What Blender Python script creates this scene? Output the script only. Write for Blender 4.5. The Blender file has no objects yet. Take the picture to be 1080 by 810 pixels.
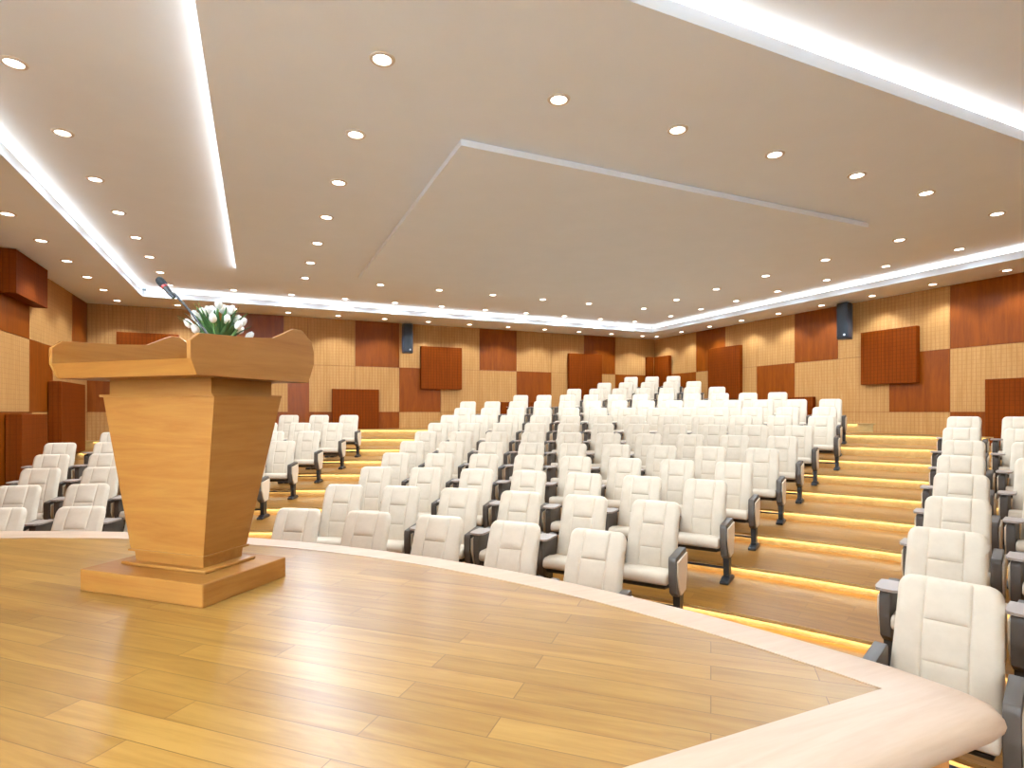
import bpy, bmesh, math, random
from mathutils import Vector, Matrix
random.seed(7)
C = bpy.context.scene
COL = C.collection
PI = math.pi

# ------------------------------------------------------------------ camera, world, exposure
EYE = 1.916                                   # eye above the front-row floor (front-row floor is z = 0)
YAW = math.atan(268.0 / 600.0)
cam_d = bpy.data.cameras.new('camera')
cam_d.sensor_width = 36.0
cam_d.lens = 20.0
cam_d.shift_y = 29.5 / 1080.0
cam_d.clip_start = 0.05
cam = bpy.data.objects.new('camera', cam_d)
COL.objects.link(cam)
cam.location = (0, 0, EYE)
cam.rotation_euler = (PI / 2, 0, -YAW)
C.camera = cam
w = bpy.data.worlds.new('world')
C.world = w
w.use_nodes = True
w.node_tree.nodes['Background'].inputs[0].default_value = (1, 0.95, 0.88, 1)
w.node_tree.nodes['Background'].inputs[1].default_value = 0.3
C.view_settings.view_transform = 'Standard'
C.view_settings.look = 'None'
C.view_settings.exposure = 1.08
C.view_settings.gamma = 1.0
C.view_settings.use_curve_mapping = False
C.cycles.use_denoising = True
C.cycles.max_bounces = 10
C.cycles.diffuse_bounces = 6
C.cycles.sample_clamp_indirect = 4.0
C.cycles.caustics_reflective = False
C.cycles.caustics_refractive = False
SPOT_W = 52.0
FILL_W = 1600.0
FILL_COL = (0.72, 0.97, 1.22)
SPOT_COL = (0.80, 0.98, 1.16)
COVE_E = 5.0
STEP_E = 11.0
LENS_E = 6.0

# ------------------------------------------------------------------ measured layout
XL, XR, YB, YF = -3.83, 13.35, 17.0, -5.0     # walls
Z_RING, Z_PANEL, Z_STRIP = EYE + 2.67, EYE + 2.72, EYE + 2.90
CX, CY = -4.4193, -1.1716                     # centre of the seating arcs
STAGE = EYE - 0.92
def rad(r): return 8.457 + 1.2 * r            # radius of the backrest tops in row r
def zf(r): return 0.0683 * r + 0.0074 * r * r # floor of row r
def r_in(r): return rad(r) - 1.29             # nosing of row r

# ------------------------------------------------------------------ helpers
def lin(c):
    return tuple(((v / 255.0) / 12.92 if v / 255.0 <= 0.04045 else ((v / 255.0 + 0.055) / 1.055) ** 2.4) for v in c) + (1.0,)

def link(name, me, mats, parent=None, smooth=None):
    o = bpy.data.objects.new(name, me)
    COL.objects.link(o)
    for m in (mats if isinstance(mats, (list, tuple)) else [mats]):
        me.materials.append(m)
    if parent is not None: o.parent = parent
    return o

def obj(name, bm, mats, parent=None, smooth=False, fix=True):
    if fix: bmesh.ops.recalc_face_normals(bm, faces=bm.faces)
    me = bpy.data.meshes.new(name)
    bm.to_mesh(me); bm.free()
    if smooth:
        for p in me.polygons: p.use_smooth = True
        try: me.set_sharp_from_angle(angle=smooth if isinstance(smooth, float) else 0.8)
        except Exception: pass
    return link(name, me, mats, parent)

def tag(o, label=None, cat=None, group=None, kind=None):
    if label: o['label'] = label
    if cat: o['category'] = cat
    if group: o['group'] = group
    if kind: o['kind'] = kind
    return o

def empty(name, loc, rz=0.0):
    o = bpy.data.objects.new(name, None)
    COL.objects.link(o)
    o.location = loc; o.rotation_euler = (0, 0, rz)
    o.empty_display_size = 0.1
    return o

def copy_tree(o, parent=None):
    c = o.copy(); COL.objects.link(c)
    if parent is not None: c.parent = parent
    for ch in list(o.children): copy_tree(ch, c)
    return c

def box(bm, x0, x1, y0, y1, z0, z1, bevel=0.0, seg=2):
    vs = [bm.verts.new((x, y, z)) for z in (z0, z1) for y in (y0, y1) for x in (x0, x1)]
    fs = [bm.faces.new([vs[i] for i in q]) for q in ((0, 2, 3, 1), (4, 5, 7, 6), (0, 1, 5, 4), (2, 6, 7, 3), (0, 4, 6, 2), (1, 3, 7, 5))]
    if bevel:
        es = list({e for f in fs for e in f.edges})
        bmesh.ops.bevel(bm, geom=es, offset=bevel, segments=seg, profile=0.5, affect='EDGES')
    return bm

def prism_x(bm, pts, x0, x1, bevel=0.0, seg=2):
    """polygon in the (y, z) plane extruded along x"""
    a = [bm.verts.new((x0, y, z)) for y, z in pts]; b = [bm.verts.new((x1, y, z)) for y, z in pts]
    n = len(pts)
    fs = [bm.faces.new(a), bm.faces.new(b[::-1])]
    for i in range(n): fs.append(bm.faces.new((a[i], b[i], b[(i + 1) % n], a[(i + 1) % n])))
    if bevel:
        es = list({e for f in fs for e in f.edges})
        bmesh.ops.bevel(bm, geom=es, offset=bevel, segments=seg, profile=0.5, affect='EDGES')
    return bm

def loops(bm, rings, cap=True):
    vr = [[bm.verts.new(p) for p in r] for r in rings]
    n = len(vr[0])
    for a, b in zip(vr, vr[1:]):
        for i in range(n):
            bm.faces.new((a[i], a[(i + 1) % n], b[(i + 1) % n], b[i]))
    if cap:
        bm.faces.new(vr[0][::-1]); bm.faces.new(vr[-1])
    return bm

def frustum(bm, hx0, hy0, z0, hx1, hy1, z1, cx=0, cy0=0, cy1=0, cx1=None):
    if cx1 is None: cx1 = cx
    return loops(bm, [[(cx - hx0, cy0 - hy0, z0), (cx + hx0, cy0 - hy0, z0), (cx + hx0, cy0 + hy0, z0), (cx - hx0, cy0 + hy0, z0)],
                      [(cx1 - hx1, cy1 - hy1, z1), (cx1 + hx1, cy1 - hy1, z1), (cx1 + hx1, cy1 + hy1, z1), (cx1 - hx1, cy1 + hy1, z1)]])

def lathe(bm, prof, n=24, mat=Matrix.Identity(4), cap=True):
    rings = []
    for r, z in prof:
        rings.append([mat @ Vector((r * math.cos(2 * PI * i / n), r * math.sin(2 * PI * i / n), z)) for i in range(n)])
    return loops(bm, rings, cap)

def tube(bm, pts, rads, n=8):
    pts = [Vector(p) for p in pts]
    rings = []
    for i, p in enumerate(pts):
        d = (pts[min(i + 1, len(pts) - 1)] - pts[max(i - 1, 0)]).normalized()
        a = d.cross(Vector((0, 0, 1)))
        if a.length < 1e-4: a = d.cross(Vector((1, 0, 0)))
        a.normalize(); b = d.cross(a)
        r = rads[i] if isinstance(rads, (list, tuple)) else rads
        rings.append([p + a * (r * math.cos(2 * PI * k / n)) + b * (r * math.sin(2 * PI * k / n)) for k in range(n)])
    return loops(bm, rings)

def polar(R, th): return CX + R * math.sin(th), CY + R * math.cos(th)

# ------------------------------------------------------------------ materials
class N:
    def __init__(s, name, rough=0.5, col=None, spec=0.5):
        s.m = bpy.data.materials.new(name); s.m.use_nodes = True
        s.t = s.m.node_tree; s.b = s.t.nodes['Principled BSDF']
        s.b.inputs['Roughness'].default_value = rough
        s.b.inputs['Specular IOR Level'].default_value = spec
        if col: s.b.inputs['Base Color'].default_value = lin(col)
    def new(s, typ, **kw):
        n = s.t.nodes.new(typ)
        for k, v in kw.items(): setattr(n, k, v)
        return n
    def ln(s, a, b): s.t.links.new(a, b)
    def coord(s): return s.new('ShaderNodeTexCoord').outputs['Object']
    def math(s, op, a, b=None, c=None):
        n = s.new('ShaderNodeMath', operation=op)
        for i, v in enumerate((a, b, c)):
            if v is None: continue
            if isinstance(v, (int, float)): n.inputs[i].default_value = v
            else: s.ln(v, n.inputs[i])
        return n.outputs[0]
    def mix(s, fac, a, b, mode='MIX'):
        n = s.new('ShaderNodeMix', data_type='RGBA', blend_type=mode)
        for k, v in (('Factor', fac), ('A', a), ('B', b)):
            sock = [i for i in n.inputs if i.name == k and (i.type == 'RGBA' or k == 'Factor' and i.type == 'VALUE')][0]
            if isinstance(v, (int, float)): sock.default_value = v
            elif isinstance(v, tuple): sock.default_value = v
            else: s.ln(v, sock)
        return [o for o in n.outputs if o.type == 'RGBA'][0]
    def mapping(s, vec, rot=(0, 0, 0), scale=(1, 1, 1), loc=(0, 0, 0)):
        n = s.new('ShaderNodeMapping')
        n.inputs['Rotation'].default_value = rot; n.inputs['Scale'].default_value = scale; n.inputs['Location'].default_value = loc
        s.ln(vec, n.inputs['Vector']); return n.outputs[0]
    def noise(s, vec, scale, detail=4, rough=0.6, dist=0.0):
        n = s.new('ShaderNodeTexNoise'); n.inputs['Scale'].default_value = scale
        n.inputs['Detail'].default_value = detail; n.inputs['Roughness'].default_value = rough; n.inputs['Distortion'].default_value = dist
        s.ln(vec, n.inputs['Vector']); return n.outputs['Fac']
    def ramp(s, fac, stops):
        n = s.new('ShaderNodeValToRGB')
        e = n.color_ramp.elements
        while len(e) < len(stops): e.new(0.5)
        for el, (p, c) in zip(e, stops): el.position = p; el.color = c
        s.ln(fac, n.inputs[0]); return n.outputs[0]
    def bump(s, h, strength=0.1, dist=0.01):
        n = s.new('ShaderNodeBump'); n.inputs['Strength'].default_value = strength; n.inputs['Distance'].default_value = dist
        s.ln(h, n.inputs['Height']); s.ln(n.outputs[0], s.b.inputs['Normal'])
    def base(s, c): s.ln(c, s.b.inputs['Base Color'])

def flat(name, col, rough=0.5, metal=0.0, spec=0.5):
    n = N(name, rough, col, spec); n.b.inputs['Metallic'].default_value = metal; return n.m

def emit(name, col, strength):
    m = bpy.data.materials.new(name); m.use_nodes = True
    t = m.node_tree; t.nodes.clear()
    e = t.nodes.new('ShaderNodeEmission'); o = t.nodes.new('ShaderNodeOutputMaterial')
    e.inputs[0].default_value = tuple(col) + (1,); e.inputs[1].default_value = strength
    t.links.new(e.outputs[0], o.inputs[0]); return m

def grain(n, vec, along, a, b, fine=60.0):
    """wood colour: long streaks along one axis of vec"""
    sc = [1.0, 1.0, 1.0]; sc[along] = 0.09
    v = n.mapping(vec, scale=tuple(sc))
    f = n.noise(v, 9.0, 5, 0.62, 1.2)
    g = n.noise(v, fine, 3, 0.6)
    s = n.math('ADD', n.math('MULTIPLY', f, 0.75), n.math('MULTIPLY', g, 0.25))
    return n.ramp(s, [(0.36, lin(a)), (0.62, lin(b))]), s

def plank_mat(name, vec_fn, length, width, a, b, dark, rough):
    n = N(name, rough, spec=0.16)
    vec = vec_fn(n)
    br = n.new('ShaderNodeTexBrick'); br.offset = 0.37; br.offset_frequency = 2; br.squash = 1.0
    br.inputs['Scale'].default_value = 1.0; br.inputs['Mortar Size'].default_value = 0.0015
    br.inputs['Brick Width'].default_value = length; br.inputs['Row Height'].default_value = width
    br.inputs['Bias'].default_value = 0.0
    br.inputs['Color1'].default_value = (0, 0, 0, 1); br.inputs['Color2'].default_value = (1, 1, 1, 1)
    br.inputs['Mortar'].default_value = (0.5, 0.5, 0.5, 1)
    n.ln(vec, br.inputs['Vector'])
    shift = n.new('ShaderNodeVectorMath', operation='MULTIPLY_ADD')
    n.ln(br.outputs['Color'], shift.inputs[0]); shift.inputs[1].default_value = (7.3, 3.1, 5.0); n.ln(vec, shift.inputs[2])
    g, s = grain(n, shift.outputs[0], 0, a, b)
    tone = n.ramp(br.outputs['Color'], [(0.0, (0.86, 0.84, 0.81, 1)), (1.0, (1.06, 1.06, 1.06, 1))])
    c = n.mix(1.0, g, tone, 'MULTIPLY')
    c = n.mix(br.outputs['Fac'], c, lin(dark))
    n.base(c)
    n.bump(br.outputs['Fac'], 0.25, -0.002)
    return n.m

PLANK_ANG = math.atan2(0.686, -0.727)         # long axis of the stage boards
M = {}
M['stage'] = plank_mat('stage boards', lambda n: n.mapping(n.coord(), rot=(0, 0, -PLANK_ANG)), 0.95, 0.115, (132, 89, 36), (156, 114, 54), (104, 69, 28), 0.33)
def polar_vec(n):
    sx = n.new('ShaderNodeSeparateXYZ'); n.ln(n.coord(), sx.inputs[0])
    dx = n.math('SUBTRACT', sx.outputs[0], CX); dy = n.math('SUBTRACT', sx.outputs[1], CY)
    th = n.math('MULTIPLY', n.math('ARCTAN2', dx, dy), 14.0)
    rr = n.math('SQRT', n.math('ADD', n.math('MULTIPLY', dx, dx), n.math('MULTIPLY', dy, dy)))
    cb = n.new('ShaderNodeCombineXYZ'); n.ln(th, cb.inputs[0]); n.ln(n.math('ADD', rr, sx.outputs[2]), cb.inputs[1])
    return cb.outputs[0]
M['tier'] = plank_mat('aisle boards', polar_vec, 1.3, 0.16, (124, 78, 24), (148, 101, 39), (94, 57, 18), 0.36)

def solid_wood(name, along, a, b, rough=0.35, spec=0.16):
    n = N(name, rough, spec=spec); c, s = grain(n, n.coord(), along, a, b); n.base(c); return n.m
M['lectern'] = solid_wood('honey wood', 0, (132, 80, 29), (146, 96, 41), 0.5)
M['lectern_side'] = solid_wood('honey wood along depth', 1, (132, 80, 29), (146, 96, 41), 0.5)
M['border'] = solid_wood('pale border stone', 0, (184, 152, 124), (193, 162, 135), 0.45)
M['dark_wood'] = solid_wood('brown veneer', 2, (110, 48, 3), (132, 63, 7), 0.34, 0.2)
M['riser'] = solid_wood('pale step riser wood', 0, (172, 134, 78), (186, 150, 92), 0.4)
M['skirt'] = solid_wood('stage front wood', 2, (190, 130, 70), (210, 150, 90), 0.4)

def groove_mat(name, a, b, line, pitch=0.085, rough=0.5, spec=0.12):
    n = N(name, rough, spec=spec)
    v = n.coord()
    c, s = grain(n, v, 2, a, b)
    sx = n.new('ShaderNodeSeparateXYZ'); n.ln(v, sx.inputs[0])
    u = n.math('ADD', sx.outputs[0], sx.outputs[1])
    fu = n.math('FRACT', n.math('DIVIDE', u, pitch)); fz = n.math('FRACT', n.math('DIVIDE', sx.outputs[2], pitch))
    lu = n.math('LESS_THAN', fu, 0.2); lz = n.math('LESS_THAN', fz, 0.16)
    k = n.math('MAXIMUM', n.math('MULTIPLY', lu, 0.5), n.math('MULTIPLY', lz, 0.3))
    n.base(n.mix(k, c, lin(line)))
    n.bump(k, 0.4, -0.004)
    return n.m
M['light_panel'] = groove_mat('pale slotted acoustic board', (168, 118, 64), (182, 133, 78), (146, 97, 50))
M['dark_panel'] = groove_mat('brown slotted acoustic board', (104, 42, 2), (117, 50, 4), (80, 29, 1), rough=0.6, spec=0.05)

def fabric_mat():
    n = N('cream upholstery', 0.75, spec=0.25)
    v = n.coord(); f = n.noise(v, 9.0, 3)
    n.base(n.ramp(f, [(0.3, lin((200, 181, 157))), (0.7, lin((208, 190, 166)))]))
    n.bump(n.noise(v, 420.0, 2), 0.12, 0.002)
    return n.m
M['fabric'] = fabric_mat()
M['side'] = flat('beige side board', (222, 200, 170), 0.5)
M['dark'] = flat('charcoal plastic', (78, 66, 55), 0.5, spec=0.3)
M['black'] = flat('black metal', (26, 22, 20), 0.45)
M['tablet'] = flat('grey tablet laminate', (152, 134, 120), 0.42)
def paint(name, col):
    n = N(name, 0.7, spec=0.2); f = n.noise(n.coord(), 2.0, 2)
    c2 = tuple(v * 0.99 for v in col)
    n.base(n.ramp(f, [(0.3, lin(c2)), (0.7, lin(col))])); return n.m
M['ceiling'] = paint('ceiling paint', (240, 247, 253))
M['plaster'] = paint('front wall plaster', (236, 234, 232))  # unseen walls, kept white to bounce fill light into the room
M['trim_white'] = flat('white ring', (214, 200, 182), 0.4)
M['lens'] = emit('lamp lens', (1.0, 0.93, 0.82), LENS_E)
M['cove'] = emit('cove light diffuser', (1.0, 0.97, 0.94), COVE_E)
M['cove_soft'] = emit('soft cove light diffuser', (1.0, 0.97, 0.94), 2.6)
M['step'] = emit('step light diffuser', (1.0, 0.90, 0.70), STEP_E)
M['housing'] = flat('pale gold light channel', (236, 206, 140), 0.4)
M['speaker'] = flat('black speaker cabinet', (42, 48, 56), 0.4)
M['grille'] = flat('black speaker grille', (26, 29, 34), 0.6)
M['badge'] = flat('silver badge', (215, 215, 215), 0.3, 0.6)
M['red'] = flat('red ring', (150, 30, 16), 0.4)
M['foam'] = flat('black foam', (22, 20, 20), 0.9)
M['leaf'] = flat('tulip leaf', (58, 92, 44), 0.5)
M['stem'] = flat('tulip stem', (98, 128, 70), 0.5)
M['petal'] = flat('white petal', (246, 243, 234), 0.5)
M['vase'] = flat('white ceramic', (230, 226, 218), 0.25)

# ------------------------------------------------------------------ setting: floors
def clip(bm, planes):
    for co, no in planes:
        geom = bm.verts[:] + bm.edges[:] + bm.faces[:]
        bmesh.ops.bisect_plane(bm, geom=geom, plane_co=co, plane_no=no, clear_outer=True)
ROOM = [((XL, 0, 0), (-1, 0, 0)), ((XR, 0, 0), (1, 0, 0)), ((0, YB, 0), (0, 1, 0)), ((0, YF, 0), (0, -1, 0))]

bm = bmesh.new()
box(bm, XL, XR, YF, YB, -0.12, 0.0)
tag(obj('floor', bm, M['tier']), kind='structure')

bm = bmesh.new()
NROW = 14
ths = [math.radians(-3 + i * 0.75) for i in range(150)]
prof = []
for r in range(1, NROW):
    Ri, z0, z1 = r_in(r), zf(r - 1), zf(r)
    prof += [(Ri + 0.03, z0 - (0.0 if r > 1 else 0.0)), (Ri + 0.03, z1 - 0.025), (Ri, z1 - 0.025), (Ri, z1)]
prof.append((28.0, zf(NROW - 1)))
cols = [[bm.verts.new((*polar(R, t), z)) for R, z in prof] for t in ths]
for a, b in zip(cols, cols[1:]):
    for i in range(len(prof) - 1): bm.faces.new((a[i], a[i + 1], b[i + 1], b[i]))
clip(bm, ROOM)
bmesh.ops.recalc_face_normals(bm, faces=bm.faces)
up = sum(f.normal.z * f.calc_area() for f in bm.faces)
if up < 0: bmesh.ops.reverse_faces(bm, faces=bm.faces)
for f in bm.faces:
    f.material_index = 1 if abs(f.normal.z) < 0.3 else 0
tag(obj('floor_tiers', bm, [M['tier'], M['riser']], fix=False), kind='structure')

ORD = ['front', 'second', 'third', 'fourth', 'fifth', 'sixth', 'seventh', 'eighth', 'ninth', 'tenth', 'eleventh', 'twelfth', 'thirteenth', 'fourteenth']
ORD1 = ['first'] + ORD[1:]
def arc_span(R, pad):
    ok = []
    for i in range(0, 4400):
        t = math.radians(-4 + i * 0.025)
        x, y = polar(R, t)
        if XL + pad < x < XR - pad and y < YB - pad and y > YF + pad and t < math.radians(100): ok.append(t)
    return ok[0], ok[-1]

# ------------------------------------------------------------------ setting: stage
OC, OR = (-4.18, -0.45), 6.54
IC, IR = (-3.76, -0.142), 5.815
def arc_pts(c, R, x_from, end, n):
    t0 = math.asin((x_from - c[0]) / R)
    t1 = math.atan2(end[0] - c[0], end[1] - c[1])
    return [(c[0] + R * math.sin(t0 + (t1 - t0) * i / n), c[1] + R * math.cos(t0 + (t1 - t0) * i / n)) for i in range(n + 1)]
outer = arc_pts(OC, OR, XL + 0.01, (2.115, 1.32), 60)
inner = arc_pts(IC, IR, XL + 0.01, (1.90, 1.222), 60)
# round the outer corner, then the straight return edge
outer_c = [(2.135, 1.18), (2.14, 1.08), (2.125, 1.01), (2.08, 0.965), (2.0, 0.955)]
inner_c = [(1.90, 1.222)] * 4 + [(1.895, 1.222)]
outer_r = [(1.6, 0.955), (1.0, 0.955), (0.55, 0.955), (0.55, 0.2), (0.55, YF + 0.01)]
inner_r = [(1.5, 1.222), (0.9, 1.222), (0.30, 1.222), (0.30, 0.2), (0.30, YF + 0.01)]
OUT = outer + outer_c + outer_r
INN = inner + inner_c + inner_r
bm = bmesh.new()
TH = 0.085
rows = []
for (ox, oy), (ix, iy) in zip(OUT, INN):
    d = Vector((ox - ix, oy - iy)); L = d.length; d.normalize()
    pr = [(0.0, 0.003)]
    for k in range(7):
        a = PI / 2 - PI * k / 6
        pr.append((L - TH / 2 + TH / 2 * math.cos(a), 0.003 - TH / 2 + TH / 2 * math.sin(a)))
    pr.append((0.0, 0.003 - TH))
    rows.append([(ix + d.x * s, iy + d.y * s, STAGE + z) for s, z in pr])
loops(bm, rows)
o = obj('trim_1', bm, M['border'], smooth=0.6); tag(o, kind='structure')
bm = bmesh.new()
poly = INN + [(XL + 0.01, YF + 0.01)]
mid = [((0.55 * a[0] + 0.45 * b[0]), (0.55 * a[1] + 0.45 * b[1])) for a, b in zip(OUT, INN)]
top = [bm.verts.new((x, y, STAGE)) for x, y in poly]
bot = [bm.verts.new((x, y, STAGE - 0.1)) for x, y in poly]
bm.faces.new(top)
for i in range(len(poly)):
    j = (i + 1) % len(poly)
    bm.faces.new((top[i], bot[i], bot[j], top[j]))
tag(obj('floor_stage', bm, M['stage']), kind='structure')
bm = bmesh.new()
a = [bm.verts.new((x, y, 0.0)) for x, y in mid]; b = [bm.verts.new((x, y, STAGE - TH + 0.003)) for x, y in mid]
for i in range(len(mid) - 1): bm.faces.new((a[i], a[i + 1], b[i + 1], b[i]))
tag(obj('wall_stage', bm, M['skirt']), kind='structure')

# ------------------------------------------------------------------ setting: walls with flush checker boards
MOD = 1.292
def wall_mesh(name, axis, val, sgn, lo, hi, cells, edges):
    """flush boards: cells = {(column, row): 'd'/'l'}; columns between edges[i], edges[i+1]; thickness goes away from the room"""
    bm = bmesh.new()
    zs = [-1.1, EYE - 1.335 + 0.0, EYE, EYE + 1.335, Z_RING + 0.4]
    zs[0] = -0.1
    for (u0, u1, z0, z1, k) in cells:
        u0, u1 = max(u0, lo), min(u1, hi)
        if u1 - u0 < 0.01: continue
        g = 0.004
        n0 = len(bm.faces)
        if axis == 'Y': vs = [(u0 + g, val, z0 + g), (u1 - g, val, z0 + g), (u1 - g, val, z1 - g), (u0 + g, val, z1 - g)]
        else: vs = [(val, u0 + g, z0 + g), (val, u1 - g, z0 + g), (val, u1 - g, z1 - g), (val, u0 + g, z1 - g)]
        off = Vector((0, sgn * 0.03, 0)) if axis == 'Y' else Vector((sgn * 0.03, 0, 0))
        a = [bm.verts.new(v) for v in vs]; b = [bm.verts.new(Vector(v) + off) for v in vs]
        fs = [bm.faces.new(a)] + [bm.faces.new((a[i], a[(i + 1) % 4], b[(i + 1) % 4], b[i])) for i in range(4)]
        for f in fs: f.material_index = 'ldp'.index(k)
    # the wall itself behind the boards
    n0 = len(bm.faces)
    if axis == 'Y': box(bm, lo - 0.2, hi + 0.2, min(val + sgn * 0.02, val + sgn * 0.2), max(val + sgn * 0.02, val + sgn * 0.2), -0.1, Z_RING + 0.5)
    else: box(bm, min(val + sgn * 0.02, val + sgn * 0.2), max(val + sgn * 0.02, val + sgn * 0.2), lo, hi, -0.1, Z_RING + 0.5)
    bm.faces.ensure_lookup_table()
    for f in bm.faces[n0:]: f.material_index = 1
    return tag(obj(name, bm, [M['light_panel'], M['dark_wood'], M['plaster']]), kind='structure')
def bands(row, segs):
    z0, z1 = {'t': (EYE + 1.335, Z_RING), 'm': (EYE, EYE + 1.335), 'b': (EYE - 1.335, EYE), 'u': (-0.1, EYE - 1.335)}[row]
    return [(a, b, z0, z1, k) for a, b, k in segs]
def cut(segs):
    """split long runs at the 1.292 m module so the joints show"""
    return segs
back = (bands('t', [(-3.83, -2.58, 'l'), (-2.58, -0.65, 'l'), (-0.65, 0.65, 'd'), (0.65, 1.29, 'l'), (1.29, 2.59, 'l'), (2.59, 3.88, 'd'), (3.88, 5.17, 'l'), (5.17, 6.46, 'l'), (6.46, 7.76, 'd'), (7.76, 9.04, 'l'), (9.04, 10.33, 'l'), (10.33, 11.62, 'd'), (11.62, 13.35, 'l')])
      + bands('m', [(-3.83, -2.58, 'd'), (-2.58, 0.0, 'l'), (0.0, 0.76, 'l'), (0.76, 1.32, 'd'), (1.32, 2.59, 'l'), (2.59, 3.88, 'l'), (3.88, 5.17, 'd'), (5.17, 6.46, 'l'), (6.46, 7.76, 'l'), (7.76, 9.05, 'd'), (9.05, 10.33, 'l'), (10.33, 11.62, 'l'), (11.62, 13.35, 'd')])
      + bands('b', [(-3.83, -1.29, 'l'), (-1.29, 0.0, 'l'), (0.0, 1.94, 'd'), (1.94, 3.88, 'd'), (3.88, 5.17, 'l'), (5.17, 7.1, 'l'), (7.1, 9.05, 'l'), (9.05, 13.35, 'l')])
      + bands('u', [(-3.83, 13.35, 'd')]))
wall_mesh('wall_back', 'Y', YB, 1, XL, XR, back, None)
right = (bands('t', [(14.83, 17.0, 'l'), (13.53, 14.83, 'd'), (12.3, 13.53, 'l'), (11.01, 12.3, 'l'), (9.74, 11.01, 'd'), (8.47, 9.74, 'l'), (7.2, 8.47, 'l'), (5.9, 7.2, 'd'), (4.6, 5.9, 'd'), (2.05, 4.6, 'l'), (0.75, 2.05, 'd'), (-1.8, 0.75, 'l'), (-5.0, -1.8, 'd')])
      + bands('m', [(14.83, 17.0, 'd'), (13.53, 14.83, 'l'), (12.3, 13.53, 'l'), (11.01, 12.3, 'd'), (9.74, 11.01, 'l'), (8.47, 9.74, 'l'), (7.2, 8.47, 'd'), (4.6, 7.2, 'l'), (2.05, 4.6, 'd'), (-0.5, 2.05, 'l'), (-1.8, -0.5, 'd'), (-5.0, -1.8, 'l')])
      + bands('b', [(11.01, 17.0, 'd'), (7.2, 11.01, 'l'), (4.6, 7.2, 'd'), (0.75, 4.6, 'l'), (-0.5, 0.75, 'd'), (-5.0, -0.5, 'l')])
      + bands('u', [(-5.0, 17.0, 'd')]))
wall_mesh('wall_right', 'X', XR, 1, YF, YB, right, None)
left = (bands('t', [(15.77, 17.0, 'd'), (13.15, 15.77, 'l'), (10.55, 13.15, 'd'), (7.95, 10.55, 'l'), (6.65, 7.95, 'd'), (3.0, 6.65, 'l'), (-5.0, 3.0, 'p')])
      + bands('m', [(14.47, 17.0, 'l'), (13.15, 14.47, 'd'), (10.55, 13.15, 'l'), (9.25, 10.55, 'd'), (6.65, 9.25, 'l'), (5.35, 6.65, 'd'), (3.0, 5.35, 'l'), (-5.0, 3.0, 'p')])
      + bands('b', [(13.3, 17.0, 'l'), (10.55, 13.3, 'd'), (8.0, 10.55, 'l'), (5.35, 8.0, 'd'), (3.0, 5.35, 'l'), (-5.0, 3.0, 'p')])
      + bands('u', [(-5.0, 17.0, 'd')]))
wall_mesh('wall_left', 'X', XL, -1, YF, YB, left, None)  # stage end made white so bounced fill comes from this side
bm = bmesh.new(); box(bm, XL - 0.2, XR + 0.2, YF - 0.2, YF, -0.1, Z_RING + 0.5)
tag(obj('wall_front', bm, M['plaster']), kind='structure')

# ------------------------------------------------------------------ setting: ceiling levels
RX0, RX1, RY1 = -2.43, 12.1, 15.5
PX0, PX1, PY0, PY1 = -0.38, 10.2, 3.12, 12.75
QX0, QX1, QY0, QY1 = 1.84, 8.0, 5.36, 11.6
bm = bmesh.new(); box(bm, XL - 0.2, XR + 0.2, YF - 0.2, YB + 0.2, Z_STRIP, Z_STRIP + 0.15)
tag(obj('ceiling', bm, M['ceiling']), kind='structure')
bm = bmesh.new()
box(bm, XL, RX0, YF, YB, Z_RING, Z_RING + 0.135); box(bm, RX1, XR, YF, YB, Z_RING, Z_RING + 0.135); box(bm, RX0, RX1, RY1, YB, Z_RING, Z_RING + 0.135)
tag(obj('ceiling_soffit', bm, M['ceiling']), kind='structure')
bm = bmesh.new(); box(bm, PX0, PX1, PY0, PY1, Z_PANEL, Z_PANEL + 0.11)
box(bm, PX0 + 0.25, PX1 - 0.25, PY0 + 0.25, PY1 - 0.25, Z_PANEL + 0.11, Z_STRIP)
tag(obj('ceiling_panel', bm, M['ceiling']), kind='structure')
bm = bmesh.new(); box(bm, QX0, QX1, QY0, QY1, Z_PANEL - 0.075, Z_PANEL - 0.012)
box(bm, QX0 + 0.02, QX1 - 0.02, QY0 + 0.02, QY1 - 0.02, Z_PANEL - 0.012, Z_PANEL)
tag(obj('ceiling_field', bm, M['ceiling']), kind='structure')

def cove(label, x0, x1, y0, y1, z0, z1):
    bm = bmesh.new(); box(bm, x0, x1, y0, y1, z0, z1)
    tag(obj('cove_light', bm, M['cove_soft' if 'soffit' in label else 'cove']), label, 'cove light', 'cove lights round the ceiling')
cove('white cove light line along the soffit above the back wall', RX0 + 0.07, RX1 - 0.07, RY1 + 0.03, RY1 + 0.06, Z_RING + 0.135, Z_RING + 0.195)
cove('white cove light line along the soffit above the lectern-side wall', RX0 - 0.06, RX0 - 0.03, YF + 0.1, RY1 + 0.06, Z_RING + 0.135, Z_RING + 0.195)
cove('white cove light line along the soffit above the wall beside the open aisle', RX1 + 0.03, RX1 + 0.06, YF + 0.1, RY1 + 0.06, Z_RING + 0.135, Z_RING + 0.195)
cove('white cove light line along the dropped ceiling edge nearest the stage', PX0 + 0.1, PX1 - 0.1, PY0 + 0.03, PY0 + 0.06, Z_PANEL + 0.11, Z_STRIP - 0.01)
cove('white cove light line along the dropped ceiling edge above the lectern', PX0 + 0.03, PX0 + 0.06, PY0 + 0.1, PY1 - 0.05, Z_PANEL + 0.11, Z_STRIP - 0.01)

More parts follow.
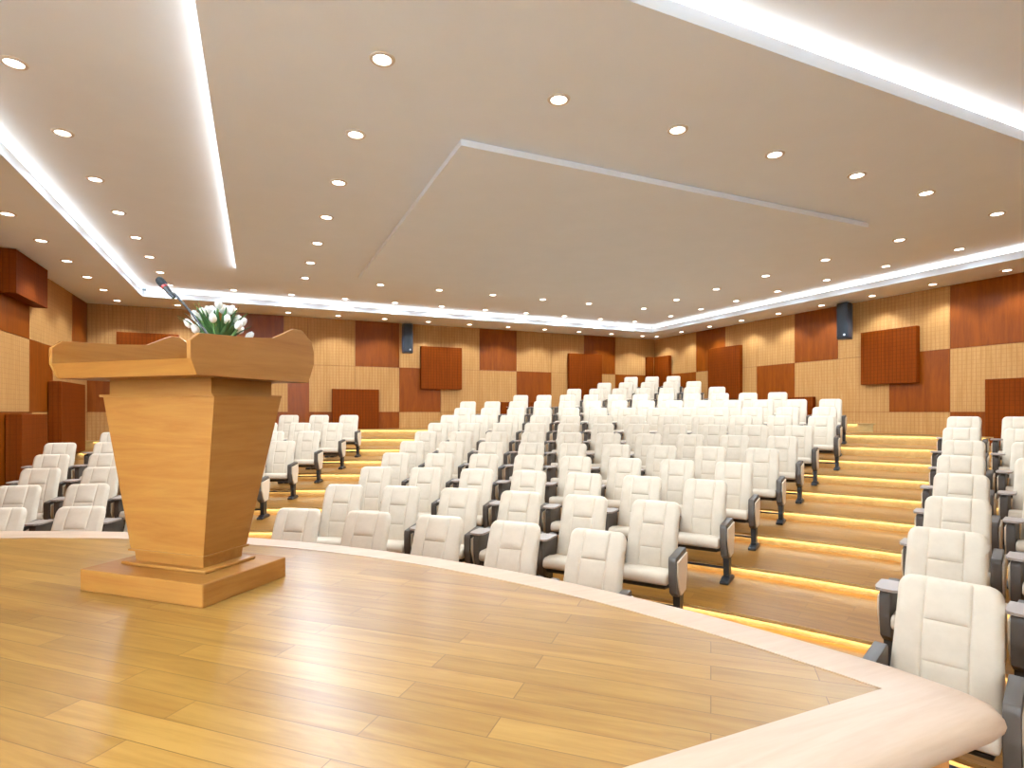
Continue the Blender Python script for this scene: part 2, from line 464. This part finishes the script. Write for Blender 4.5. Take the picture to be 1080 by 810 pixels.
# ------------------------------------------------------------------ LED strips under the step nosings
for r in range(1, NROW):
    R, z = r_in(r), zf(r) - 0.026
    t0, t1 = arc_span(R + 0.02, 0.17)
    n = max(8, int((t1 - t0) / math.radians(1.0)))
    bm = bmesh.new()
    loops(bm, [[(*polar(R + a, t0 + (t1 - t0) * i / n), z + b) for a, b in ((0.004, 0), (0.028, 0), (0.028, -0.005), (0.004, -0.005))] for i in range(n + 1)])
    bmesh.ops.recalc_face_normals(bm, faces=bm.faces)
    for f in bm.faces: f.material_index = 0 if f.normal.z < -0.9 else 1
    tag(obj('step_light', bm, [M['step'], M['housing']], fix=False), 'warm light strip under the nosing of the %s step from the stage' % ORD1[r - 1], 'step light', 'light strips under the step nosings')

# ------------------------------------------------------------------ lectern
LZ = STAGE
LC = (-0.36, 3.55)
LANG = math.atan2(0.727, 0.686) - PI / 2 + 0.0    # local +y = away from the speaker, local +x = right-hand side seen from the stage edge
lect = empty('lectern', (LC[0], LC[1], LZ), LANG)
tag(lect, 'tapered honey wood lectern with tray top standing on the stage', 'lectern')
def twoway(o):
    for p in o.data.polygons:
        if abs(p.normal.x) > 0.6: p.material_index = 1
bm = bmesh.new(); box(bm, -0.375, 0.455, -0.30, 0.25, 0.0, 0.11, 0.004, 1)
twoway(obj('base', bm, [M['lectern'], M['lectern_side']], lect))
bm = bmesh.new(); box(bm, -0.265, 0.325, -0.165, 0.165, 0.11, 0.128, 0.006, 2)
obj('plinth_trim', bm, M['lectern'], lect, smooth=0.5)
bm = bmesh.new(); frustum(bm, 0.235, 0.125, 0.128, 0.24, 0.13, 0.19, cx=0.03)
obj('plinth', bm, M['lectern'], lect)
bm = bmesh.new()
frustum(bm, 0.262, 0.150, 0.182, 0.262, 0.150, 0.192, cx=0.03)
frustum(bm, 0.253, 0.141, 0.192, 0.386, 0.23, 1.0, cx=0.03, cx1=0.01, cy1=0.05)
frustum(bm, 0.394, 0.238, 1.0, 0.394, 0.238, 1.012, cy0=0.05, cy1=0.05)
twoway(obj('body', bm, [M['lectern'], M['lectern_side']], lect))
bm = bmesh.new(); box(bm, -0.355, 0.355, -0.16, 0.25, 1.012, 1.09)
twoway(obj('neck', bm, [M['lectern'], M['lectern_side']], lect))
HB, T = 0.475, 0.024
Y0, Y1 = -0.385, 0.465
side = [(Y0 + 0.035, 1.09), (Y0, 1.165), (Y0, 1.245), (Y0 + 0.05, 1.285), (Y0 + 0.34, 1.30), (Y0 + 0.52, 1.315), (Y0 + 0.68, 1.39), (Y0 + 0.745, 1.39), (Y0 + 0.83, 1.33), (Y0 + 0.85, 1.27), (Y0 + 0.85, 1.20), (Y0 + 0.80, 1.09)]
for s in (-1, 1):
    bm = bmesh.new(); prism_x(bm, side, s * HB - (T if s > 0 else 0), s * HB + (T if s < 0 else 0), 0.002, 1)
    obj('tray_side', bm, M['lectern_side'], lect)
bm = bmesh.new()
prism_x(bm, [(Y0 + 0.037, 1.0905), (Y0 + 0.002, 1.165), (Y0 + 0.25, 1.19), (Y0 + 0.81, 1.21), (Y0 + 0.798, 1.0905)], -HB + T, HB - T)
obj('tray', bm, M['lectern'], lect)
bm = bmesh.new()
prism_x(bm, [(Y0 + 0.79, 1.212), (Y0 + 0.81, 1.335), (Y0 + 0.83, 1.32), (Y0 + 0.83, 1.206)], -HB + T, HB - T)
obj('tray_back', bm, M['lectern'], lect)

def lect_pt(x, y, z):
    c, s = math.cos(LANG), math.sin(LANG)
    return Vector((LC[0] + c * x - s * y, LC[1] + s * x + c * y, LZ + z))

# ------------------------------------------------------------------ gooseneck microphone
def pix(px, py, d):
    u = (px - 540.0) / 600.0; cy, sy = math.cos(YAW), math.sin(YAW)
    return Vector((d * (u * cy + sy), d * (-u * sy + cy), EYE + (434.5 - py) / 600.0 * d))
mb = lect_pt(0.36, -0.10, 1.208)
tip = pix(167, 294, (lect_pt(0.30, -0.08, 0).x * math.sin(YAW) + lect_pt(0.30, -0.08, 0).y * math.cos(YAW)))
mic = empty('microphone', mb); tag(mic, 'black gooseneck microphone with a red ring leaning over the lectern tray', 'microphone')
bm = bmesh.new(); lathe(bm, [(0.05, -0.015), (0.05, 0.004), (0.045, 0.012), (0.014, 0.02), (0.012, 0.04)], 20)
obj('base', bm, M['black'], mic, smooth=0.6)
v = tip - mb
bm = bmesh.new(); pts = [Vector((0, 0, 0.03))] + [v * t + Vector((0, 0, 0.03 * math.sin(PI * t))) for t in (0.2, 0.4, 0.6, 0.76)]
tube(bm, pts, [0.006, 0.006, 0.006, 0.006, 0.0075], 8); obj('gooseneck', bm, M['black'], mic, smooth=0.9)
bm = bmesh.new(); tube(bm, [v * 0.75, v * 0.80, v * 0.885], [0.009, 0.013, 0.016], 12); obj('handle', bm, M['black'], mic, smooth=0.9)
bm = bmesh.new(); tube(bm, [v * 0.882, v * 0.905], 0.0175, 14); obj('light_ring', bm, M['red'], mic, smooth=0.9)
bm = bmesh.new(); tube(bm, [v * t for t in (0.90, 0.92, 0.96, 0.99, 1.005, 1.01)], [0.016, 0.02, 0.021, 0.018, 0.011, 0.003], 14); obj('windscreen', bm, M['foam'], mic, smooth=0.9)

# ------------------------------------------------------------------ white tulips
fl = lect_pt(0.05, 0.17, 1.203)
bq = empty('tulip_arrangement', fl); tag(bq, 'low arrangement of white tulips with green leaves on the lectern tray', 'flowers')
bm = bmesh.new(); lathe(bm, [(0.05, 0.0), (0.075, 0.01), (0.085, 0.05), (0.07, 0.085), (0.062, 0.085), (0.06, 0.06)], 24)
obj('vase', bm, M['vase'], bq, smooth=0.7)
def leaf(bm, az, lean, L, wd):
    n = 7; d = Vector((math.cos(az), math.sin(az), 0)); sd = Vector((-math.sin(az), math.cos(az), 0))
    rows = []
    for i in range(n + 1):
        t = i / n
        p = d * (0.02 + lean * t ** 1.3) + Vector((0, 0, 0.06 + L * (t - 0.28 * t * t * (lean / 0.2))))
        ww = wd * math.sin(PI * (0.12 + 0.88 * t) ** 0.8) + 0.001
        nn = Vector((0, 0, 1)) * 0.3 * ww
        rows.append((p - sd * ww + nn, p, p + sd * ww + nn, p + Vector((0, 0, -0.002))))
    for a, b in zip(rows, rows[1:]):
        A = [bm.verts.new(q) for q in a]; B = [bm.verts.new(q) for q in b]
        for i in range(4): bm.faces.new((A[i], A[(i + 1) % 4], B[(i + 1) % 4], B[i]))
bm = bmesh.new()
for i in range(54): leaf(bm, i * 2.4 + random.uniform(-.2, .2), random.uniform(0.06, 0.19), random.uniform(0.17, 0.31), random.uniform(0.013, 0.021))
obj('foliage', bm, M['leaf'], bq, smooth=0.9)
blooms = []
for i in range(22):
    az = i * 2.399963; q = math.sqrt((i + 0.5) / 22)
    rr = 0.152 * q; zz = 0.30 - 0.15 * q * q + random.uniform(-0.02, 0.02)
    blooms.append(Vector((rr * math.cos(az), rr * math.sin(az), zz)))
bm = bmesh.new()
for p in blooms: tube(bm, [(p.x * 0.15, p.y * 0.15, 0.05), (p.x * 0.6, p.y * 0.6, p.z * 0.65), p], 0.0035, 6)
obj('stems', bm, M['stem'], bq, smooth=0.9)
for p in blooms:
    bm = bmesh.new()
    ax = Vector((p.x * 0.9, p.y * 0.9, 0.16)).normalized(); rot = ax.to_track_quat('Z', 'Y').to_matrix().to_4x4()
    lathe(bm, [(0.004, -0.006), (0.014, 0.0), (0.0195, 0.014), (0.019, 0.028), (0.013, 0.042), (0.006, 0.047)], 12, Matrix.Translation(p) @ rot)
    for k in range(3):                       # overlapping outer petals
        a = k * 2 * PI / 3
        T = Matrix.Translation(p) @ rot @ Matrix.Rotation(a, 4, 'Z') @ Matrix.Translation((0.006, 0, 0.0))
        lathe(bm, [(0.004, -0.002), (0.012, 0.006), (0.0155, 0.02), (0.011, 0.038), (0.003, 0.050)], 8, T)
    obj('bloom', bm, M['petal'], bq, smooth=0.9)

# ------------------------------------------------------------------ loudspeakers
def speaker(label, loc, rz, tilt):
    o = empty('loudspeaker', loc, rz); tag(o, label, 'speaker', 'black loudspeakers on the walls')
    W, H, D = 0.165, 0.43, 0.22
    pl = [(-W, -D * 0.35), (-W * 0.72, -D), (W * 0.72, -D), (W, -D * 0.35), (W * 0.75, 0.12), (-W * 0.75, 0.12)]
    def ring(z, k=1.0): return [(x * k, y * k, z) for x, y in pl]
    mt = Matrix.Rotation(tilt, 4, 'X')
    bm = bmesh.new(); loops(bm, [[mt @ Vector(p) for p in ring(z, k)] for z, k in ((-H, 0.93), (-H + 0.03, 1), (H - 0.03, 1), (H, 0.93))])
    obj('cabinet', bm, M['speaker'], o)
    bm = bmesh.new()
    arcx = [(-W * 0.7 + 2 * W * 0.7 * i / 10) for i in range(11)]
    rows = [[mt @ Vector((x, -D - 0.004 - 0.035 * (1 - (x / (W * 0.7)) ** 2), z)) for x in arcx] + [mt @ Vector((x, -D + 0.002, z)) for x in arcx[::-1]] for z in (-H + 0.05, H - 0.05)]
    loops(bm, rows); obj('grille', bm, M['grille'], o, smooth=0.5)
    bm = bmesh.new(); b0 = mt @ Vector((0.06, -D - 0.036, -H + 0.085))
    lathe(bm, [(0.026, 0), (0.026, 0.006)], 14, Matrix.Translation(b0) @ Matrix.Rotation(PI / 2, 4, 'X')); obj('badge', bm, M['badge'], o)
    bm = bmesh.new(); box(bm, -0.03, 0.03, 0.08, 0.29, -0.04, 0.04); box(bm, -0.05, 0.05, 0.27, 0.292, -0.1, 0.1)
    obj('wall_bracket', bm, M['black'], o)
speaker('black loudspeaker bracketed high on the back wall', (4.04, YB - 0.33, EYE + 2.17), -0.12, 0.0)
speaker('black loudspeaker bracketed high on the wall beside the open aisle', (XR - 0.34, 9.3, EYE + 2.19), -PI / 2 + 0.3, 0.0)

# ------------------------------------------------------------------ raised acoustic boards
def board(label, axis, val, u0, u1, z0, z1, proud=0.14):
    bm = bmesh.new(); sg = -1 if (axis == 'Y' or val > 0) else 1
    p, q = sorted((val + sg * 0.012, val + sg * proud))
    if axis == 'Y': box(bm, u0, u1, p, q, EYE + z0, EYE + z1, 0.006, 1)
    else: box(bm, p, q, u0, u1, EYE + z0, EYE + z1, 0.006, 1)
    tag(obj('acoustic_board', bm, M['dark_panel']), label, 'wall panel', 'raised brown acoustic boards')
board('raised brown square board on the back wall just beside the loudspeaker', 'Y', YB, 4.52, 5.82, 0.70, 2.0)
board('raised brown square board low on the back wall above the lectern-side aisle', 'Y', YB, 1.93, 3.25, -0.66, 0.66)
board('raised brown board on the back wall behind the lectern tray', 'Y', YB, -3.2, -1.86, 0.66, 1.99)
board('raised brown board on the back wall nearest the far corner', 'Y', YB, 9.66, 10.98, 0.45, 2.0)
board('low raised brown board on the back wall, mostly hidden behind ninth-row seats', 'Y', YB, 7.17, 8.45, -1.0, 0.32)
board('narrow raised brown board in the far corner of the back wall', 'Y', YB, 12.92, 13.2, 0.67, 2.0)
board('raised brown board on the far end of the open-aisle wall, in the corner', 'X', XR, 16.05, 16.85, 0.67, 2.0)
board('raised brown board on the open-aisle wall above the back seats', 'X', XR, 12.82, 14.14, 0.40, 2.02)
board('low raised brown board on the open-aisle wall behind the last chairs', 'X', XR, 10.36, 11.6, -0.9, 0.4)
board('big raised brown square board on the wall beside the open aisle, by the loudspeaker', 'X', XR, 7.79, 9.06, 0.65, 1.9)
board('raised brown square board behind the chairs past the open aisle', 'X', XR, 5.2, 6.5, -0.67, 0.65)
board('raised brown board touching the soffit on the lectern-side wall', 'X', XL, 11.77, 13.3, 1.94, 2.66, 0.23)
board('raised brown board at mid height on the lectern-side wall near the corner', 'X', XL, 14.12, 15.84, -0.88, 0.62, 0.23)
board('raised brown board low on the lectern-side wall beside the first chairs', 'X', XL, 12.01, 13.3, -1.25, -0.04, 0.23)

# ------------------------------------------------------------------ recessed downlights
spot = bpy.data.lights.new('downlight_beam', 'SPOT')
spot.energy = SPOT_W; spot.color = SPOT_COL; spot.spot_size = math.radians(176); spot.spot_blend = 0.5; spot.shadow_soft_size = 0.05
bm = bmesh.new(); lathe(bm, [(0.068, 0.0), (0.070, -0.010), (0.094, -0.008), (0.100, 0.0)], 28, cap=False)
dl0 = obj('downlight', bm, M['trim_white'], smooth=0.6)
bm = bmesh.new(); lathe(bm, [(0.069, -0.001), (0.069, -0.003)], 28); obj('lens', bm, M['lens'], dl0)
lb = bpy.data.objects.new('beam', spot); COL.objects.link(lb); lb.parent = dl0; lb.location = (0, 0, -0.03)
spot_edge = spot.copy(); spot_edge.energy = SPOT_W * 0.42
spot_ring = spot.copy(); spot_ring.energy = SPOT_W * 0.85; spot_ring.spot_size = math.radians(112); spot_ring.spot_blend = 0.5
spot_mid = spot.copy(); spot_mid.energy = SPOT_W * 1.4
first = [True]
def downlight(x, y, z, label, group):
    o = dl0 if first[0] else copy_tree(dl0)
    first[0] = False
    o.location = (x, y, z); tag(o, label, 'downlight', group)
    for ch in o.children:
        if ch.type == 'LIGHT': ch.data = spot_ring if 'outer' in group else spot_edge if 'strip' in group else spot_mid
zr, zp, zs = Z_RING, Z_PANEL, Z_STRIP
yr = [9.77 + 1.305 * i for i in range(6)]
for i, y in enumerate(yr): downlight(-3.08, y, zr, 'recessed downlight in the soffit above the lectern-side wall, %s from the back corner' % ORD1[5 - i], 'downlights in the outer soffit')
xb = [-1.83 + 1.287 * i for i in range(12)]
for i, x in enumerate(xb): downlight(x, 16.37, zr, 'recessed downlight in the soffit above the back wall, %s from the lectern side' % ORD1[i], 'downlights in the outer soffit')
yr2 = [5.98 + 1.288 * i for i in range(9)]
for i, y in enumerate(yr2): downlight(12.88, y, zr, 'recessed downlight in the soffit above the open-aisle wall, %s from the far corner' % ORD1[8 - i], 'downlights in the outer soffit')
ys = [6.0 + 1.293 * i for i in range(8)]
for i, y in enumerate(ys): downlight(-1.85, y, zs, 'recessed downlight in the ceiling strip by the lectern-side cove, %s from the back' % ORD1[7 - i], 'downlights in the ceiling strip')
for i, y in enumerate(ys[:7]): downlight(11.4, y, zs, 'recessed downlight in the ceiling strip by the open-aisle cove, %s from the back' % ORD1[6 - i], 'downlights in the ceiling strip')
xs_ = [-0.53 + 1.284 * i for i in range(10)]
for i, x in enumerate(xs_): downlight(x, 15.05, zs, 'recessed downlight in the ceiling strip by the back cove, %s from the lectern side' % ORD1[i], 'downlights in the ceiling strip')
k = 0.9786 * 2.72 / 2.74
yp = [4.54, 5.88, 7.20, 8.55, 9.93, 11.28, 12.60]
xp = [2.46, 3.80, 5.13, 6.47, 7.80]
for i, y in enumerate(yp): downlight(0.90 * k, y * k, zp, 'recessed downlight in the dropped ceiling, lectern-side row, %s from the stage' % ORD1[i], 'downlights in the dropped ceiling')
for i, y in enumerate(yp): downlight(9.53 * k, y * k, zp, 'recessed downlight in the dropped ceiling, open-aisle row, %s from the stage' % ORD1[i], 'downlights in the dropped ceiling')
for i, x in enumerate(xp): downlight(x * k, 4.48 * k, zp, 'recessed downlight in the dropped ceiling, row nearest the stage, %s past the corner lamp' % ORD1[i], 'downlights in the dropped ceiling')
for i, x in enumerate(xp): downlight(x * k, 12.6 * k, zp, 'recessed downlight in the dropped ceiling, row farthest from the stage, %s past the corner lamp' % ORD1[i], 'downlights in the dropped ceiling')
for y in (1.2, -1.2):  # unseen lamps added to brighten the stage
    for x in (-2.9, -1.85):
        downlight(x, y, zs, 'added unseen downlight in the ceiling over the stage', 'added downlights over the stage')
# unseen lamps added as fill, bounced off white walls onto chairs, ceiling and lectern
fill_wash = bpy.data.lights.new('fill_beam', 'SPOT')
fill_wash.energy = FILL_W; fill_wash.color = FILL_COL; fill_wash.spot_size = math.radians(84); fill_wash.spot_blend = 0.5; fill_wash.shadow_soft_size = 0.06
for i in range(9):
    o = copy_tree(dl0)
    if i < 4: loc, rot = (-1.9 + 0.5 * i, -3.4, zs), (math.radians(-66), 0, 0)
    else: loc, rot = (-1.2, -3.2 + 1.0 * (i - 4), zs), (0, math.radians(66), 0)
    o.location = loc
    for ch in o.children:
        if ch.type == 'LIGHT': ch.data = fill_wash; ch.rotation_euler = rot
    tag(o, 'added unseen fill lamp aimed at the white walls behind the stage', 'downlight', 'added fill lamps behind the stage')

# ------------------------------------------------------------------ auditorium chairs
def backrest_mesh():
    z0, z1 = 0.37, 1.0
    seams_x = (-0.102, 0.102); seams_z = (0.80, 0.60)
    def front_x(hw):
        base = [-1 + 2 * i / 22 for i in range(23)]
        xs = sorted(set([round(b * hw, 4) for b in base if min(abs(b * hw - s) for s in seams_x) > 0.014]) | {round(s + d, 4) for s in seams_x for d in (-0.009, -0.004, 0.0, 0.004, 0.009)})
        return xs
    zs = [z0 + (z1 - z0) * i / 26 for i in range(27)]
    zs = [z for z in zs if min(abs(z - s) for s in seams_z) > 0.014]
    zs += [s + d for s in seams_z for d in (-0.01, -0.004, 0.0, 0.004, 0.01)]
    zs += [0.985, 0.992, 0.997, 1.0]
    zs = sorted(set(round(z, 4) for z in zs))
    fx = front_x(0.235)
    rings = []
    for z in zs:
        t = (z - z0) / (z1 - z0)
        hw = 0.252 - 0.022 * t - 0.006 * math.sin(PI * t)
        th = 0.095 - 0.03 * t
        yc = 0.125 + 0.19 * t - 0.025 * math.sin(PI * t)          # reclined, slightly curved
        rc = 0.065
        if z > z1 - rc:
            q = (z - (z1 - rc)) / rc; hw -= rc * (1 - math.sqrt(max(0, 1 - q * q * 0.98)))
        rt = 0.03
        if z > z1 - rt:
            q = (z - (z1 - rt)) / rt; th *= 0.25 + 0.75 * math.sqrt(max(0, 1 - q * q))
        rb = 0.03
        if z < z0 + rb:
            q = 1 - (z - z0) / rb; th *= 0.4 + 0.6 * math.sqrt(max(0, 1 - q * q))
        ring = []
        crown = 0.016 * math.sin(PI * min(1, t + 0.1))
        r = min(0.035, th * 0.48)
        for x in fx:
            X = x / 0.235 * hw if abs(x) > 0.13 else x * min(1.0, hw / 0.2)
            e = max(0.0, abs(X) - (hw - r)) / r
            y = -th / 2 + r * (1 - math.sqrt(max(0.0, 1 - min(1, e) ** 2)))
            y -= crown * (1 - (X / hw) ** 2)
            g = 0.0
            if t > 0.06:
                for s in seams_x: g = max(g, math.exp(-((x - s) / 0.0045) ** 2))
                if abs(x) <= 0.102:
                    for s in seams_z: g = max(g, 0.9 * math.exp(-((z - s) / 0.005) ** 2))
            y += 0.0065 * g
            if abs(x) < 0.102 and z > 0.80:
                y -= 0.012 * (1 - (x / 0.102) ** 4) * min(1.0, (z - 0.80) / 0.03)
            ring.append((X, yc + y, z))
        hwX = hw
        for x in fx[::-1][1:-1:3]:
            X = x / 0.235 * hw
            e = max(0.0, abs(X) - (hw - r)) / r
            ring.append((X, yc + th / 2 - r * (1 - math.sqrt(max(0.0, 1 - min(1, e) ** 2))), z))
        rings.append(ring)
    bm = bmesh.new(); loops(bm, rings)
    return bm

def make_chair(name, with_tablet):
    t = empty(name, (0, 0, 0))
    obj('backrest', backrest_mesh(), M['fabric'], t, smooth=1.2)
    bm = bmesh.new()
    prism_x(bm, [(-0.235, 0.375), (-0.235, 0.435), (-0.20, 0.468), (-0.05, 0.455), (0.13, 0.43), (0.13, 0.36), (-0.2, 0.362)], -0.248, 0.248, 0.022, 3)
    obj('seat', bm, M['fabric'], t, smooth=0.9)
    bm = bmesh.new(); prism_x(bm, [(-0.215, 0.361), (0.16, 0.359), (0.16, 0.30), (0.05, 0.29), (-0.19, 0.325)], -0.225, 0.225, 0.012, 2)
    obj('seat_pan', bm, M['black'], t, smooth=0.9)
    arm = [(-0.205, 0.575), (-0.195, 0.61), (0.13, 0.635), (0.15, 0.62), (0.145, 0.44), (0.09, 0.27), (-0.10, 0.25), (-0.175, 0.30), (-0.205, 0.44)]
    panel = [(-0.18, 0.57), (0.135, 0.595), (0.13, 0.44), (0.075, 0.275), (-0.075, 0.262), (-0.125, 0.33), (-0.18, 0.45)]
    for s in (-1, 1):
        x0, x1 = sorted((s * 0.252, s * 0.318))
        bm = bmesh.new(); prism_x(bm, arm, x0, x1, 0.008, 2); a = obj('armrest', bm, M['dark'], t, smooth=0.6)
        bm = bmesh.new(); p0, p1 = sorted((s * 0.317, s * 0.333)); prism_x(bm, panel, p0, p1, 0.003, 1); obj('side_panel', bm, M['side'], a)
        if with_tablet and s < 0:
            bm = bmesh.new()
            loops(bm, [[(-0.342, 0.0, z), (-0.342, -0.20, z), (-0.325, -0.255, z), (-0.29, -0.27, z), (-0.23, -0.27, z), (-0.195, -0.25, z), (-0.185, -0.2, z), (-0.19, 0.0, z)] for z in (0.630, 0.648)])
            obj('writing_tablet', bm, M['tablet'], a)
        bm = bmesh.new(); xc = s * 0.286
        frustum(bm, 0.026, 0.055, 0.05, 0.03, 0.065, 0.27, cx=xc, cy0=0.0, cy1=-0.01); l = obj('leg', bm, M['black'], t)
        bm = bmesh.new(); prism_x(bm, [(-0.17, 0.0), (-0.17, 0.03), (-0.06, 0.055), (0.07, 0.055), (0.15, 0.03), (0.15, 0.0)], xc - 0.043, xc + 0.043, 0.005, 1); obj('foot', bm, M['black'], l)
    bm = bmesh.new(); tube(bm, [(-0.28, 0.04, 0.12), (0.28, 0.04, 0.12)], 0.013, 8); obj('crossbar', bm, M['black'], t, smooth=0.9)
    return t

plain = make_chair('auditorium_chair', False)
tabl = make_chair('auditorium_chair', True)
used = set()
def chair(r, deg, label, group):
    proto = plain if r == 0 else tabl
    o = copy_tree(proto) if proto.name in used else proto
    used.add(proto.name)
    th = math.radians(deg)
    x, y = polar(rad(r) - 0.35, th)
    o.location = (x, y, zf(r)); o.rotation_euler = (0, 0, -th)
    tag(o, label, 'chair', group)

def pitch(r): return math.degrees(0.72 / rad(r))
# left block: counted from the aisle behind the lectern
left_last = [20.0 + 4.6, 20.1, 20.9, 21.2, 21.46, 21.86, 22.42, 22.61]
left_last[0] = 19.9
left_n = [2, 3, 4, 5, 6, 6, 6, 7]
for r in range(8):
    for i in range(left_n[r]):
        chair(r, left_last[r] - i * pitch(r), 'cream auditorium chair, %s seat from the aisle, %s row, block behind the lectern' % (ORD1[i], ORD[r]), 'cream chairs in the block behind the lectern')
# middle block
first_a = [34.64, 33.76, 33.15, 32.35, 31.8, 31.4, 31.16, 31.1, 31.3, 30.97, 34.87, 38.89, 40.99, 42.82]
last_a = [54.24, 54.88, 55.94, 56.3, 56.97, 57.39, 57.76, 58.6, 58.4, 58.4, 54.75, 50.2, 48.12, 46.23]
for r in range(14):
    n = int(round((last_a[r] - first_a[r]) / pitch(r))) + 1
    for i in range(n):
        a = first_a[r] + (last_a[r] - first_a[r]) * i / (n - 1)
        chair(r, a, 'cream auditorium chair, %s seat from the lectern-side end, %s row, middle block' % (ORD1[i], ORD[r]), 'cream chairs in the middle block')
# block beyond the open aisle
right_a = [68.94, 67.94, 67.6, 67.2, 66.75, 66.5, 66.1, 65.95]
for r in range(8):
    for i in range(2):
        chair(r, right_a[r] + i * pitch(r), 'cream auditorium chair, %s seat from the open aisle, %s row, block past that aisle' % (ORD1[i], ORD[r]), 'cream chairs past the open aisle')
